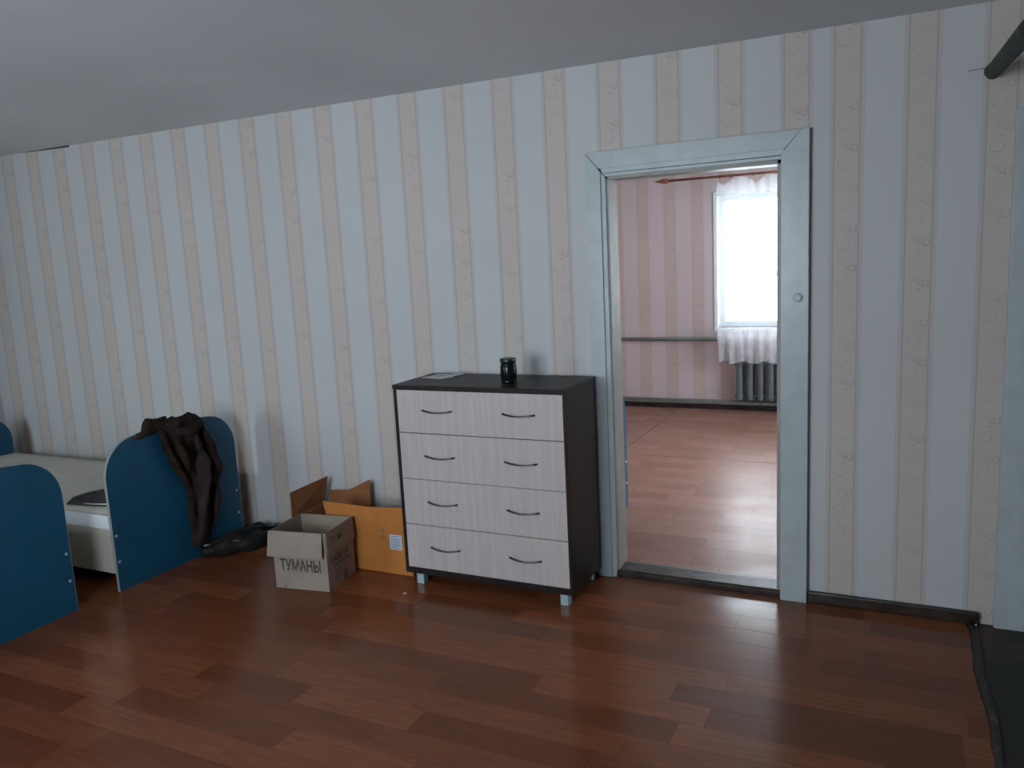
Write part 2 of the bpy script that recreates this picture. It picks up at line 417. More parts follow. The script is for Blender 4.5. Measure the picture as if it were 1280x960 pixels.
# ---------------------------------------------------------------- doorway (door_1): casing, jambs, threshold
dx0, dx1, _, dz = DOOR
door = obj('door_1', B((dx0, dx0+.018, -.004, .124, .03, dz), (dx1-.018, dx1, -.004, .124, .03, dz), (dx0, dx1, -.004, .124, dz-.018, dz)), M['jamb'], kind='structure', bevel=.002)
cz, ct = -.033, 2.10
# each casing board stepped: flat board and a bead towards the opening, mitred at the top corners
def cas(name, pts, y1=cz): 
    bm = bmesh.new(); prism(bm, [(x, -.0005, z) for x, z in pts], (0, y1, 0)); return obj(name, bm, M['paint'], door, bevel=.0012)
cas('casing_board', [(-1.398, .0), (-1.324, .0), (-1.321, 2.006), (-1.396, 2.099)])
cas('casing_board', [(-.505, .0), (-.390, .0), (-.391, 2.106), (-.420, 2.106), (-.505, 2.010)], -.036)
cas('casing_board', [(-1.395, 2.100), (-1.330, 2.022), (-.490, 2.032), (-.421, 2.106)], -.0325)
cas('casing_bead', [(-1.325, .0), (-1.302, .0), (-1.302, 1.982), (-1.322, 2.004)], -.022)
cas('casing_bead', [(-1.302, 1.984), (-.507, 1.990), (-.507, 2.004), (-1.315, 1.999)], -.016)
cas('casing_bead', [(-1.314, 2.0), (-.505, 2.006), (-.490, 2.036), (-1.322, 2.028)], -.024)
bm = bmesh.new(); tube(bm, [(-.434, -.036, 1.398), (-.434, -.046, 1.398), (-.434, -.049, 1.398)], [.021, .020, .012], 20); obj('round_plug', bm, M['paint'], door, smooth=False, bevel=.002)
bm = bmesh.new(); tube(bm, [(-.447, -.036, 1.398), (-.447, -.043, 1.398)], [.013, .012], 4); obj('plug_patch', bm, M['paint'], door)
bm = bmesh.new(); prism(bm, [(dx0, -.012, 0), (dx0, -.014, .026), (dx0, -.004, .034), (dx0, .09, .040), (dx0, .135, .030), (dx0, .135, 0)], (dx1-dx0, 0, 0))
thr = obj('threshold', bm, M['brown_paint'], door, bevel=.003)
# second doorway on the right: only its casing stands in the frame
d2 = obj('door_2', B((.455, 1.25, .03, .07, -.003, 1.99)), M['paint'], kind='structure')
obj('casing_board', B((.352, .462, -.03, -.0005, -.003, 2.10)), M['paint'], d2, bevel=.004)
obj('casing_board', B((1.24, 1.345, -.03, -.0005, 0, 2.10)), M['paint'], d2, bevel=.004)
obj('casing_board', B((.462, 1.24, -.03, -.0005, 1.985, 2.10)), M['paint'], d2, bevel=.004)
for z0, z1 in ((.15, .85), (1.0, 1.85)): obj('panel', B((.60, 1.10, .018, .03, z0, z1)), M['paint'], d2, bevel=.006)

# ---------------------------------------------------------------- windows
def window(name, x0, x1, z0, z1, yin, s, fixed):
    """s=+1: outside lies at +Y. frame set back in the wall, mullion, transom, panes, sill"""
    y = lambda d: yin+s*d
    def bx(a, b, d0, d1, c, d): return (a, b, min(y(d0), y(d1)), max(y(d0), y(d1)), c, d)
    f = .055
    w = obj(name, B(bx(x0, x0+f, .10, .18, z0, z1), bx(x1-f, x1, .10, .18, z0, z1), bx(x0+f, x1-f, .10, .18, z1-f, z1), bx(x0+f, x1-f, .10, .18, z0, z0+f)), M['plastic_white'], kind='structure', bevel=.004)
    xs = [x0+f, (x0+x1)/2, x1-f]
    obj('mullion', B(bx((x0+x1)/2-.03, (x0+x1)/2+.03, .11, .17, z0+f, z1-f)), M['plastic_white'], w, bevel=.003)
    for a, b in ((x0+f, (x0+x1)/2-.03), ((x0+x1)/2+.03, x1-f)):
        obj('transom', B(bx(a, b, .115, .165, fixed-.028, fixed+.028)), M['plastic_white'], w, bevel=.003)
        for c, d in ((z0+f, fixed-.018), (fixed+.018, z1-f)):
            obj('pane', B(bx(a, b, .138, .142, c, d)), M['glass'], w)
    obj('sill', B(bx(x0-.02, x1+.03, -.045, .10, z0-.035, z0-.0)), M['plastic_white'], w, bevel=.004)
    return w
xa, xb, za, zb = WIN_FAR
wf = window('window_1', xa, xb, za, zb, fy1, 1, 1.33)
# painted reveal board and architrave round the far window
for b in ((xa-.03, xa+.006, fy1-.012, fy1-.0005, za-.0, zb+.035), (xa+.006, xb-.006, fy1-.012, fy1-.0005, zb, zb+.035), (xb-.006, xb+.03, fy1-.012, fy1-.0005, za, zb+.035)):
    obj('architrave', B(b), M['plastic_white'], wf, bevel=.003)
for b in ((xa+.001, xa+.006, fy1, fy1+.10, za, zb), (xb-.006, xb-.001, fy1, fy1+.10, za, zb), (xa+.006, xb-.006, fy1, fy1+.10, zb-.006, zb-.001)):
    obj('reveal_board', B(b), M['plastic_white'], wf)
ws = obj('window_4', B((fx1+.04, fx1+.10, a0, a0+.05, c0, c1), (fx1+.04, fx1+.10, a1-.05, a1, c0, c1), (fx1+.04, fx1+.10, a0+.05, a1-.05, c0, c0+.05), (fx1+.04, fx1+.10, a0+.05, a1-.05, c1-.05, c1)), M['plastic_white'], kind='structure')  # frame of the added window, out of view, there for its light
am = (a0+a1)/2
obj('mullion', B((fx1+.045, fx1+.095, am-.03, am+.03, c0+.05, c1-.05)), M['plastic_white'], ws)  # mullion of the added window
obj('pane', B((fx1+.068, fx1+.072, a0+.05, am-.03, c0+.05, c1-.05)), M['glass'], ws)  # pane of the added window
obj('pane', B((fx1+.068, fx1+.072, am+.03, a1-.05, c0+.05, c1-.05)), M['glass'], ws)  # pane of the added window
for i, (a, b, c, d) in enumerate(WINS): window('window_%d' % (i+2), a, b, c, d, Y0, -1, c+.42)

# ---------------------------------------------------------------- far room: pipes, radiator, curtain rod, tulle
def pipe(name, pts, r, mat, label, cat, parent=None):
    bm = bmesh.new(); tube(bm, pts, r, 14); o = obj(name, bm, mat, parent, smooth=True)
    if label: tag(o, label, cat)
    return o
pipe('heating_pipe', [(fx0+.01, fy1-.05, .713), (-1.62, fy1-.05, .713), (-1.60, fy1-.05, .70), (-1.59, fy1-.05, .48)], .020, M['pipe_grey'], 'grey painted heating pipe running along the pink wall at sill height', 'pipe')
pipe('heating_pipe', [(fx0+.01, fy1-.055, .082), (fx1-.01, fy1-.055, .082)], .024, M['pipe_grey'], 'grey painted return pipe running low along the pink wall above the baseboard', 'pipe')
rad = thing('radiator', 'grey cast-iron ribbed radiator under the far window', 'radiator', (-1.0, fy1-.078, .12))
for k in range(9):
    bm = bmesh.new(); x = -.47+k*.098
    tube(bm, [(x, -.036, .0), (x, -.036, .03), (x, -.036, .365), (x, -.036, .39)], [.026, .031, .031, .026], 10)
    tube(bm, [(x, .036, .0), (x, .036, .03), (x, .036, .365), (x, .036, .39)], [.026, .031, .031, .026], 10)
    box(bm, x-.012, x+.012, -.045, .045, .005, .38)
    tube(bm, [(x-.049, 0, .355), (x+.049, 0, .355)], .026, 10); tube(bm, [(x-.049, 0, .03), (x+.049, 0, .03)], .026, 10)
    obj('rib', bm, M['radiator'], rad, smooth=False, bevel=.002)
for x in (-.42, .25): obj('bracket', B((x-.01, x+.01, .0, .077, .33, .345)), M['radiator'], rad)
rod = thing('curtain_rod', 'brown wooden curtain rod with pointed end above the far window', 'curtain rod', (-1.2, fy1-.165, 2.265))
bm = bmesh.new(); tube(bm, [(-.92, 0, 0), (1.5, 0, 0)], .012, 12); obj('rod', bm, M['rod'], rod, smooth=True)
for sx, s in ((-.92, -1), (1.5, 1)):
    bm = bmesh.new(); tube(bm, [(sx, 0, 0), (sx+s*.02, 0, 0), (sx+s*.06, 0, 0), (sx+s*.14, 0, 0)], [.015, .024, .022, .003], 12); obj('finial', bm, M['rod'], rod, smooth=True)
for sx in (-.35, .85):
    bm = bmesh.new(); tube(bm, [(sx, 0, 0), (sx, .164, 0)], .009, 8); obj('bracket', bm, M['rod'], rod)
for k in range(12):
    x = -.43+k*.10
    bm = bmesh.new(); tube(bm, [(x+.0, .018*math.cos(t), .018*math.sin(t)-.004) for t in [2*math.pi*j/12 for j in range(13)]], .003, 6, cap=False); obj('ring', bm, M['rod'], rod)
# tulle: gathered sheet, scalloped top edge, hung from the rings
bm = bmesh.new(); nx, nz = 240, 40; W0, W1 = -1.655, -.42; grid = []
for i in range(nx+1):
    u = i/nx; x = W0+(W1-W0)*u
    top = 2.245-.075*(1-abs(math.cos(math.pi*(x-W0)/.30+.9))**.7)
    row = []
    for j in range(nz+1):
        v = j/nz; z = top+(.505+.012*math.sin(u*40)-top)*v
        y = fy1-.205 + (.010+.014*v)*math.sin(x*62+1.2*math.sin(x*9)+.6*v) + .008*math.sin(x*23+v*2)
        row.append(bm.verts.new((x+.006*math.sin(x*40+v*3), y, z)))
    grid.append(row)
for i in range(nx):
    for j in range(nz): bm.faces.new((grid[i][j], grid[i+1][j], grid[i+1][j+1], grid[i][j+1]))
tag(obj('tulle_curtain', bm, M['tulle'], smooth=True), 'sheer white tulle curtain gathered over the far window above the radiator', 'curtain')

# ---------------------------------------------------------------- beds
def panel_profile(w, h, r, crown=.02):
    """outline in (y, z): bottom corners square, top corners rounded, crowned top"""
    pts = [(0, 0), (w, 0)]
    n = 10
    for k in range(n+1):
        a = math.pi/2*k/n; pts.append((w-r+r*math.cos(a), h-crown-r+r*math.sin(a)))
    for k in range(1, 8):
        t = k/8; pts.append((w-r-(w-2*r)*t, h-crown+crown*math.sin(math.pi*t)))
    for k in range(n+1):
        a = math.pi/2+math.pi/2*k/n; pts.append((r+r*math.cos(a), h-crown-r+r*math.sin(a)))
    return pts
def bed(label, loc, L, foot_h=.815, head_h=.70, w=.895):
    b = thing('bed', label, 'bed', loc, 0, 'beds with blue end panels')
    # local: foot panel's outer face at x=0, bed runs to -x; y from 0 (near) to w
    for nm, x, h in (('foot_panel', -.018, foot_h), ('head_panel', -L, head_h)):
        bm = bmesh.new(); pr = panel_profile(w, h, .20 if nm == 'foot_panel' else .18)
        prism(bm, [(x+.0012, y, z) for y, z in pr], (.0156, 0, 0))
        p = obj(nm, bm, M['blue'], b)
        bm = bmesh.new(); n = len(pr); rings = []
        for i in range(n):
            t1 = (Vector(pr[i])-Vector(pr[i-1])).normalized(); t2 = (Vector(pr[(i+1) % n])-Vector(pr[i])).normalized(); tt = (t1+t2).normalized()
            o1 = Vector(pr[i]); o2 = o1+Vector((tt.y, -tt.x))*.0014
            rings.append([bm.verts.new(q) for q in ((x, o1.x, o1.y), (x, o2.x, o2.y), (x+.018, o2.x, o2.y), (x+.018, o1.x, o1.y))])
        for i in range(n):
            A, D = rings[i], rings[(i+1) % n]
            for k in range(4): bm.faces.new((A[k], D[k], D[(k+1) % 4], A[(k+1) % 4]))
        obj('edge_band', bm, M['cream_edge'], p)
        bm = bmesh.new(); xo = x+.018 if nm == 'foot_panel' else x
        s = 1 if nm == 'foot_panel' else -1
        bm.free()
        for yy in (.018, w-.022):
            for zz in (.16, .30):
                bm = bmesh.new(); tube(bm, [(xo-s*.001, yy, zz), (xo+s*.003, yy, zz)], [.008, .006], 10)
                obj('screw_cap', bm, M['screw'], p)
    for nm, y in (('side_rail', .004), ('side_rail', w-.022)):
        obj(nm, B((-L+.0185, -.0185, y, y+.018, .095, .335 if y < .1 else .40)), M['cream'], b, bevel=.001)
    obj('bed_base', B((-L+.0185, -.0185, .022, w-.022, .29, .306)), M['cream'], b)
    # mattress: rounded box with a slightly soft top
    bm = bmesh.new(); nx, ny = 40, 18; x0, x1, y0, y1 = -L+.022, -.022, .002, w-.024
    def sup(u): return (1-abs(2*u-1)**14)
    top = []; 
    for i in range(nx+1):
        row = []
        for j in range(ny+1):
            u, v = i/nx, j/ny; e = (sup(u)*sup(v))**.5
            row.append(bm.verts.new((x0+(x1-x0)*u, y0+(y1-y0)*v, .392+.030*e+.002*math.sin(9*u+5*v))))
        top.append(row)
    for i in range(nx):
        for j in range(ny): bm.faces.new((top[i][j], top[i+1][j], top[i+1][j+1], top[i][j+1]))
    rim = [top[i][0] for i in range(nx+1)]+[top[nx][j] for j in range(1, ny+1)]+[top[i][ny] for i in range(nx-1, -1, -1)]+[top[0][j] for j in range(ny-1, 0, -1)]
    low = [bm.verts.new((v.co.x, v.co.y, .336)) for v in rim]; n = len(rim)
    for i in range(n): bm.faces.new((rim[i], rim[(i+1) % n], low[(i+1) % n], low[i]))
    bm.faces.new(low)
    m = obj('mattress', bm, M['mattress'], b, smooth=True)
    # white sheet tucked over the mattress's long side
    obj('sheet_edge', B((x0, x1, y0-.004, y0+.003, .338, .412)), M['sheet'], m, bevel=.003)
    return b
bed('bed with blue rounded end panels along the striped wall, brown coat hung on it', (-3.684, -1.047, 0), 2.18)
b2 = bed('bed nearest the camera at the left edge, only its blue end panel in view', (-3.70, -2.175, 0), 2.18)
b3 = bed('blue bed panel seen edge-on through the doorway, in the far room', (-1.60, .205, 0), 1.98, w=.895)

# dark cloth with a white piping, lying on the mattress by the foot panel
bm = bmesh.new(); nx, ny = 16, 10; g0 = []
for i in range(nx+1):
    row = []
    for j in range(ny+1):
        u, v = i/nx, j/ny; x = -4.10+.385*u; y = -.97+.26*v+.05*(u-.5)
        h = .034+.190*max(0, (u-.45)/.55)**1.3*math.sin(math.pi*min(1, v+.25)) + .010*math.sin(u*17+v*4)*v
        if i in (0,) or j in (0, ny): h = .003+.02*max(0, u-.5)
        row.append(bm.verts.new((x, y, .421+max(.002, h))))
    g0.append(row)
for i in range(nx):
    for j in range(ny): bm.faces.new((g0[i][j], g0[i+1][j], g0[i+1][j+1], g0[i][j+1]))
cl = thing('folded_cloth', 'dark grey cloth with white piping lying on the mattress by the blue panel', 'cloth', (0, 0, 0))
obj('cloth', bm, M['darkcloth'], cl, smooth=True, solid=.006)
bm = bmesh.new(); tube(bm, [(-4.07+.355*k/10, -.980+.03*k/10, .432+.022*max(0, k/10-.4)) for k in range(11)], .0035, 8); obj('piping', bm, M['piping'], cl, smooth=True)

# ---------------------------------------------------------------- coat over the foot panel
coat = thing('coat', 'dark brown crumpled coat draped over the blue foot panel', 'coat', (0, 0, 0))
def interp(tab, v):
    if v <= tab[0][0]: return tab[0][1:]
    for a, b in zip(tab, tab[1:]):
        if v <= b[0]:
            t = (v-a[0])/(b[0]-a[0]); t = t*t*(3-2*t)*.4+t*.6
            return tuple(p+(q-p)*t for p, q in zip(a[1:], b[1:]))
    return tab[-1][1:]
XF = -3.684; TOPZ = .803
CLOUD = bpy.data.textures.new('cloth_folds', 'CLOUDS'); CLOUD.noise_scale = .075; CLOUD.noise_depth = 2
def rumple(o, k=.03):
    md = o.modifiers.new('folds', 'DISPLACE'); md.texture = CLOUD; md.strength = k; md.mid_level = .5; md.texture_coords = 'LOCAL'
    return o
def drape(name, tab, mat, vmin, vmax, depth, seed, par=coat, nu=34, nv=90, base=.006):
    """cloth over the panel top: v = path length, negative behind the panel, positive down its outer face"""
    bm = bmesh.new(); rr = random.Random(seed); ph = [rr.uniform(0, 6) for _ in range(6)]; G = []
    for j in range(nv+1):
        v = vmin+(vmax-vmin)*j/nv; yl, yr = interp(tab, v); row = []
        for i in range(nu+1):
            u = i/nu; y = yl+(yr-yl)*u
            ed = max(0.0, min(1, 4*u*(1-u)*1.6))**.5
            f = .5+.5*math.sin(u*15+ph[0]+2.2*math.sin(v*5+ph[1])); f2 = .5+.5*math.sin(u*31+v*9+ph[2]); f3 = .5+.5*math.sin(v*26+u*7+ph[3])
            off = base+depth*ed*(.35+.40*f+.13*f2+.16*f3)
            y += .006*math.sin(v*30+ph[4]+(6 if u > .5 else 0))
            crown = TOPZ+.008*math.sin(math.pi*max(0, min(1, (y+1.047)/.895)))
            if v < -.012: p = (XF-.018-off, y, crown+(v+.012))
            elif v > .012: p = (XF+off, y, crown-(v-.012))
            else:
                a = math.pi/2*(v/.012); p = (XF-.009+math.sin(a)*(.009+off), y, crown+math.cos(a)*(off*.7+.006))
            row.append(bm.verts.new(p))
        G.append(row)
    for j in range(nv):
        for i in range(nu): bm.faces.new((G[j][i], G[j][i+1], G[j+1][i+1], G[j+1][i]))
    return rumple(obj(name, bm, mat, par, smooth=True), .016)
drape('body', [(-.34, -.66, -.44), (-.02, -.700, -.415), (.02, -.695, -.405), (.10, -.690, -.395), (.20, -.66, -.350), (.30, -.60, -.325), (.345, -.575, -.315),
               (.42, -.558, -.310), (.52, -.555, -.335), (.62, -.560, -.380), (.70, -.562, -.430), (.755, -.555, -.462)], M['coat'], -.34, .755, .045, 4)
# front edge lapel looping down on the left, collar bunched on top, long sleeve on the outside
bm = bmesh.new(); tube(bm, [(XF+.02, -.700, .800), (XF+.035, -.690, .74), (XF+.04, -.675, .67), (XF+.04, -.650, .59), (XF+.035, -.610, .52), (XF+.03, -.575, .465), (XF+.02, -.545, .430)], [.018, .030, .032, .033, .030, .022, .008], 14, flat=(1, .55)); rumple(obj('lapel', bm, M['coat'], coat, smooth=True, sub=2), .034)
bm = bmesh.new(); tube(bm, [(XF+.020, -.50, .79), (XF+.038, -.485, .73), (XF+.048, -.465, .65), (XF+.060, -.460, .57), (XF+.066, -.475, .49), (XF+.064, -.492, .38), (XF+.058, -.505, .27), (XF+.05, -.512, .16), (XF+.045, -.515, .10), (XF+.04, -.515, .072)],
                        [.020, .030, .040, .052, .058, .060, .058, .054, .052, .046], 18, flat=(1, .50)); rumple(obj('sleeve', bm, M['coat_grey'], coat, smooth=True, sub=2), .034)
bm = bmesh.new(); tube(bm, [(XF+.030, -.435, .79), (XF+.05, -.405, .70), (XF+.055, -.385, .60), (XF+.055, -.375, .49), (XF+.05, -.375, .38), (XF+.045, -.39, .28), (XF+.035, -.41, .18)],
                        [.022, .040, .050, .056, .056, .048, .026], 16, flat=(1, .42)); rumple(obj('sleeve', bm, M['coat'], coat, smooth=True, sub=2), .034)
bm = bmesh.new(); tube(bm, [(XF+.05, -.63, .77), (XF+.058, -.58, .755), (XF+.06, -.52, .76), (XF+.055, -.46, .775), (XF+.03, -.42, .775)], [.018, .034, .036, .030, .014], 12, flat=(.8, 1)); rumple(obj('collar', bm, M['coat'], coat, smooth=True, sub=2), .034)
bm = bmesh.new(); tube(bm, [(XF+.045, -.625, .73), (XF+.052, -.60, .66), (XF+.05, -.57, .58), (XF+.045, -.55, .52)], [.022, .030, .026, .012], 10, flat=(.8, .6)); rumple(obj('lining', bm, M['coat_olive'], coat, smooth=True, sub=2), .034)
# stiff crumpled hood flap standing on the panel's top edge
def crumple(name, outline, mat, x, thick, seed, par):
    bm = bmesh.new(); rr = random.Random(seed); n = len(outline)
    cy = sum(p[0] for p in outline)/n; czz = sum(p[1] for p in outline)/n
    a = [bm.verts.new((x+rr.uniform(-.008, .008), y, z)) for y, z in outline]
    b = [bm.verts.new((x+thick*.5+rr.uniform(-.006, .012), cy+(y-cy)*.55+rr.uniform(-.008, .008), czz+(z-czz)*.55+rr.uniform(-.006, .006))) for y, z in outline]
    c = bm.verts.new((x+thick*.45, cy, czz)); d = bm.verts.new((x-thick*.6, cy, czz))
    for i in range(n):
        j = (i+1) % n; bm.faces.new((a[i], a[j], b[j], b[i])); bm.faces.new((b[i], b[j], c)); bm.faces.new((a[j], a[i], d))
    return rumple(obj(name, bm, mat, par, smooth=True, sub=2), .018)
crumple('hood', [(-.840, .775), (-.822, .800), (-.812, .845), (-.792, .878), (-.770, .890), (-.72, .868), (-.66, .862), (-.600, .868), (-.605, .850), (-.650, .815), (-.69, .765), (-.75, .755)], M['coat_olive'], XF-.004, .030, 5, coat)
crumple('hood_edge', [(-.880, .772), (-.85, .795), (-.81, .812), (-.77, .805), (-.76, .780), (-.80, .768), (-.84, .770)], M['coat_grey'], XF-.004, .035, 8, coat)
bm = bmesh.new(); tube(bm, [(XF+.075, -.535, .080), (XF+.075, -.500, .076)], .004, 8); obj('cuff_snap', bm, M['screw'], coat, smooth=True)

# ---------------------------------------------------------------- black bag on the floor behind the bed's foot
bag = thing('bag', 'black soft bag slumped on the floor between the bed and the boxes', 'bag', (-3.532, -.285, 0), -.30)
bm = bmesh.new(); nr, ns = 18, 64; rings = []
rr = random.Random(12)
for j in range(nr+1):
    f = j/nr; row = []
    for k in range(ns):
        a = 2*math.pi*k/ns; e = 1+.10*math.sin(3*a+1)+.06*math.sin(7*a+2)
        r = (1-max(0, f-.25)**2.2*1.45) if f > .25 else .94+.24*f
        z = .090*math.sin(math.pi/2*f)**.8*(1+.18*math.sin(5*a+.5)*f+.16*math.sin(2*a+2)*f*(1-f)*3)
        x = .112*e*r*math.cos(a); y = .250*e*r*math.sin(a)
        row.append(bm.verts.new((x, y, max(.001, z + ((.007*math.sin(13*a+f*11)+.006*math.sin(7*a-f*16)) if 0 < f < 1 else 0)))))
    rings.append(row)
for j in range(nr):
    for k in range(ns): bm.faces.new((rings[j][k], rings[j][(k+1) % ns], rings[j+1][(k+1) % ns], rings[j+1][k]))
bm.faces.new(rings[-1]); bm.faces.new(rings[0][::-1])
obj('bag_body', bm, M['bag'], bag, smooth=True, sub=1)
bm = bmesh.new(); tube(bm, [(-.05, -.12, .080), (-.01, -.06, .115), (.04, .02, .120), (.05, .10, .105), (.02, .17, .080)], .008, 8, flat=(1.8, .5)); obj('handle', bm, M['bag'], bag, smooth=True)
bm = bmesh.new(); tube(bm, [(.02, .10, .095), (.05, .14, .100), (.05, .19, .090), (.02, .235, .075)], .005, 8, flat=(1.6, .5)); obj('strap', bm, M['strap'], bag, smooth=True)
bm = bmesh.new(); tube(bm, [(.04, -.14, .080), (.07, -.10, .078), (.085, -.06, .074)], .006, 8, flat=(1, .5)); obj('buckle', bm, M['strap'], bag, smooth=True)

# ---------------------------------------------------------------- boxes
def text(name, s, mat, parent, origin, ux, uz, size, wide=1.0, bold=.0):
    """raised flat lettering; origin, x direction and up direction in the parent's space"""
    cu = bpy.data.curves.new('t', 'FONT'); cu.body = s; cu.size = 1; cu.extrude = 0; cu.resolution_u = 3; cu.offset = bold
    o = bpy.data.objects.new('t', cu); C.objects.link(o)
    dg = bpy.context.evaluated_depsgraph_get(); me = bpy.data.meshes.new_from_object(o.evaluated_get(dg))
    bpy.data.objects.remove(o); ux, uz = Vector(ux), Vector(uz); nn = ux.cross(uz)
    for v in me.vertices: v.co = Vector(origin)+ux*v.co.x*size*wide+uz*v.co.y*size+nn*.0
    me.materials.clear(); me.materials.append(mat); me.name = name
    p = bpy.data.objects.new(name, me); C.objects.link(p); p.parent = parent; p['kind'] = 'stuff'
    return p
T = .004
# pale box: local frame, front-left floor corner at the origin, front edge along +x
ang = math.atan2(-.675+.718, -2.611+2.919)
wb = thing('cardboard_box', 'open pale cardboard box with dark letters on its front, before the kraft box', 'box', (-2.919, -.718, 0), ang, 'open cardboard boxes beside the chest of drawers')
bw, bd, bh = .312, .275, .308
obj('front_side', B((0, bw, 0, T, 0, bh)), [M['card_white']], wb)
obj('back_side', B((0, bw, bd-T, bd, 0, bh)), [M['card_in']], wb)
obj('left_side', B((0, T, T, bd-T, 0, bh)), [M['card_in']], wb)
obj('right_side', B((bw-T, bw, T, bd-T, 0, bh)), [M['card_white']], wb)
obj('bottom', B((T, bw-T, T, bd-T, .001, .005)), [M['card_in']], wb)
def flap(par, pts, n, mat, name='flap', th=.0035):
    bm = bmesh.new(); prism(bm, pts, Vector(n).normalized()*th); return obj(name, bm, mat, par)
ff = flap(wb, [(-.012, -.008, bh+.002), (bw-.012, -.008, bh+.002), (bw-.010, -.026, bh-.122), (-.020, -.026, bh-.130)], (0, -1, .15), M['card_white'])
flap(wb, [(bw+.0005, .002, bh+.002), (bw+.0005, bd, bh+.002), (bw+.004, bd, bh-.118), (bw+.004, .000, bh-.118)], (1, 0, 0), M['card_white'])
flap(wb, [(-.004, .004, bh), (-.004, bd-.01, bh), (-.022, bd-.02, bh-.010), (-.022, .02, bh-.016)], (0, 0, 1), M['card_in'])
flap(wb, [(.01, bd+.001, bh), (bw, bd+.001, bh), (bw+.004, bd+.012, bh-.12), (.01, bd+.012, bh-.12)], (0, 1, 0), M['card_in'])
# printing on the front: grey ground, condensed letters, dark ends
text('lettering', '\u0422\u0423\u041c\u0410\u041d\u042b', M['ink'], wb, (.034, -.0014, .100), (1, 0, 0), (0, 0, 1), .082, .66, .024)
bm = bmesh.new()
for a, b, z0, z1 in ((.052, .064, .008, .012), (.050, .060, .0155, .018)): box(bm, a, b, -.0016, -.0003, z0, z1)
obj('print_marks', bm, M['ink'], wb, kind='stuff')
# printing on the right side (x = bw); reads along +y
xs = bw+.0006
side = wb
text('lettering', '21 M4', M['ink'], wb, (xs+.0055, .050, .232), (0, 1, 0), (0, 0, 1), .055, .75, .012)
text('lettering', 'LABE-5K', M['ink'], wb, (xs, .040, .134), (0, 1, 0), (0, 0, 1), .050, .95, .012)
bm = bmesh.new(); box(bm, xs-.0004, xs+.0006, .062, .232, .104, .126)
for z, a, b in ((.085, .07, .13), (.085, .15, .20), (.068, .07, .12), (.050, .07, .13), (.034, .06, .12)): box(bm, xs-.0004, xs+.0006, a, b, z, z+.006)
box(bm, xs-.0004, xs+.0006, .145, .195, .012, .062)
obj('print_marks', bm, M['ink_grey'], wb, kind='stuff')

# kraft box: skewed, open, partly behind the chest of drawers
kb = thing('cardboard_box', 'larger orange-brown kraft box with raised flaps and white sticker, against the wall', 'box', (-3.10, -.36, 0), 0, 'open cardboard boxes beside the chest of drawers')
kw, kd, kh = .792, .295, .235
P = lambda x, y, z: (x, y, z)
flap(kb, [P(0, 0, 0), P(kw, 0, 0), P(kw, 0, kh), P(0, 0, kh)], (0, 1, 0), M['kraft'], 'front_side')
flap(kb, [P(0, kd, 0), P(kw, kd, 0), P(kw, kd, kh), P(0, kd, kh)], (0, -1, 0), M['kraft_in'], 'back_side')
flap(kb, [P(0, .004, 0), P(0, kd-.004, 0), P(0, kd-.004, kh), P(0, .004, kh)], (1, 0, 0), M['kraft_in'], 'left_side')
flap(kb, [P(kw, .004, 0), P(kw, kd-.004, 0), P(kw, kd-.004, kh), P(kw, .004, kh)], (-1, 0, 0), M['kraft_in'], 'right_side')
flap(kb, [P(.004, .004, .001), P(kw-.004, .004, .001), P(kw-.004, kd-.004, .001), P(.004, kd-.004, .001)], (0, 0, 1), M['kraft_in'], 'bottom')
fz = lambda z: -.004-(z-kh)*.10
flap(kb, [(.262, fz(kh+.002), kh+.002), (kw, fz(kh+.002), kh+.002), (kw, fz(.378), .378), (.55, fz(.362), .362), (.246, fz(.368), .368)], (0, 1, 0), M['kraft'])
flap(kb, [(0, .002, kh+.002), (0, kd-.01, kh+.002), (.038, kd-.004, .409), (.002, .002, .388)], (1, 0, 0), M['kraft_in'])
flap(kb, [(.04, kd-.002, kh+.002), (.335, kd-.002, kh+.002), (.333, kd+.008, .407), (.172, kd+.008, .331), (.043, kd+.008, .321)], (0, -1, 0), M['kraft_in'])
st = obj('sticker', B((.658, .734, -.0012, -.0002, .136, .218)), M['label'], kb)
bm = bmesh.new()
for z, a, b in ((.206, .406, .455), (.192, .404, .466), (.182, .404, .468), (.172, .404, .46), (.162, .404, .468), (.152, .404, .45), (.143, .404, .466)): box(bm, a+.26, b+.26, -.0020, -.0012, z, z+.004)
obj('print_lines', bm, M['label_ink'], st, kind='stuff')
bm = bmesh.new(); box(bm, .615, .620, -.0012, -.0002, .195, .232); box(bm, .603, .632, -.0012, -.0002, .230, .234); box(bm, .603, .632, -.0012, -.0002, .193, .197)
obj('print_marks', bm, M['ink_grey'], kb, kind='stuff')

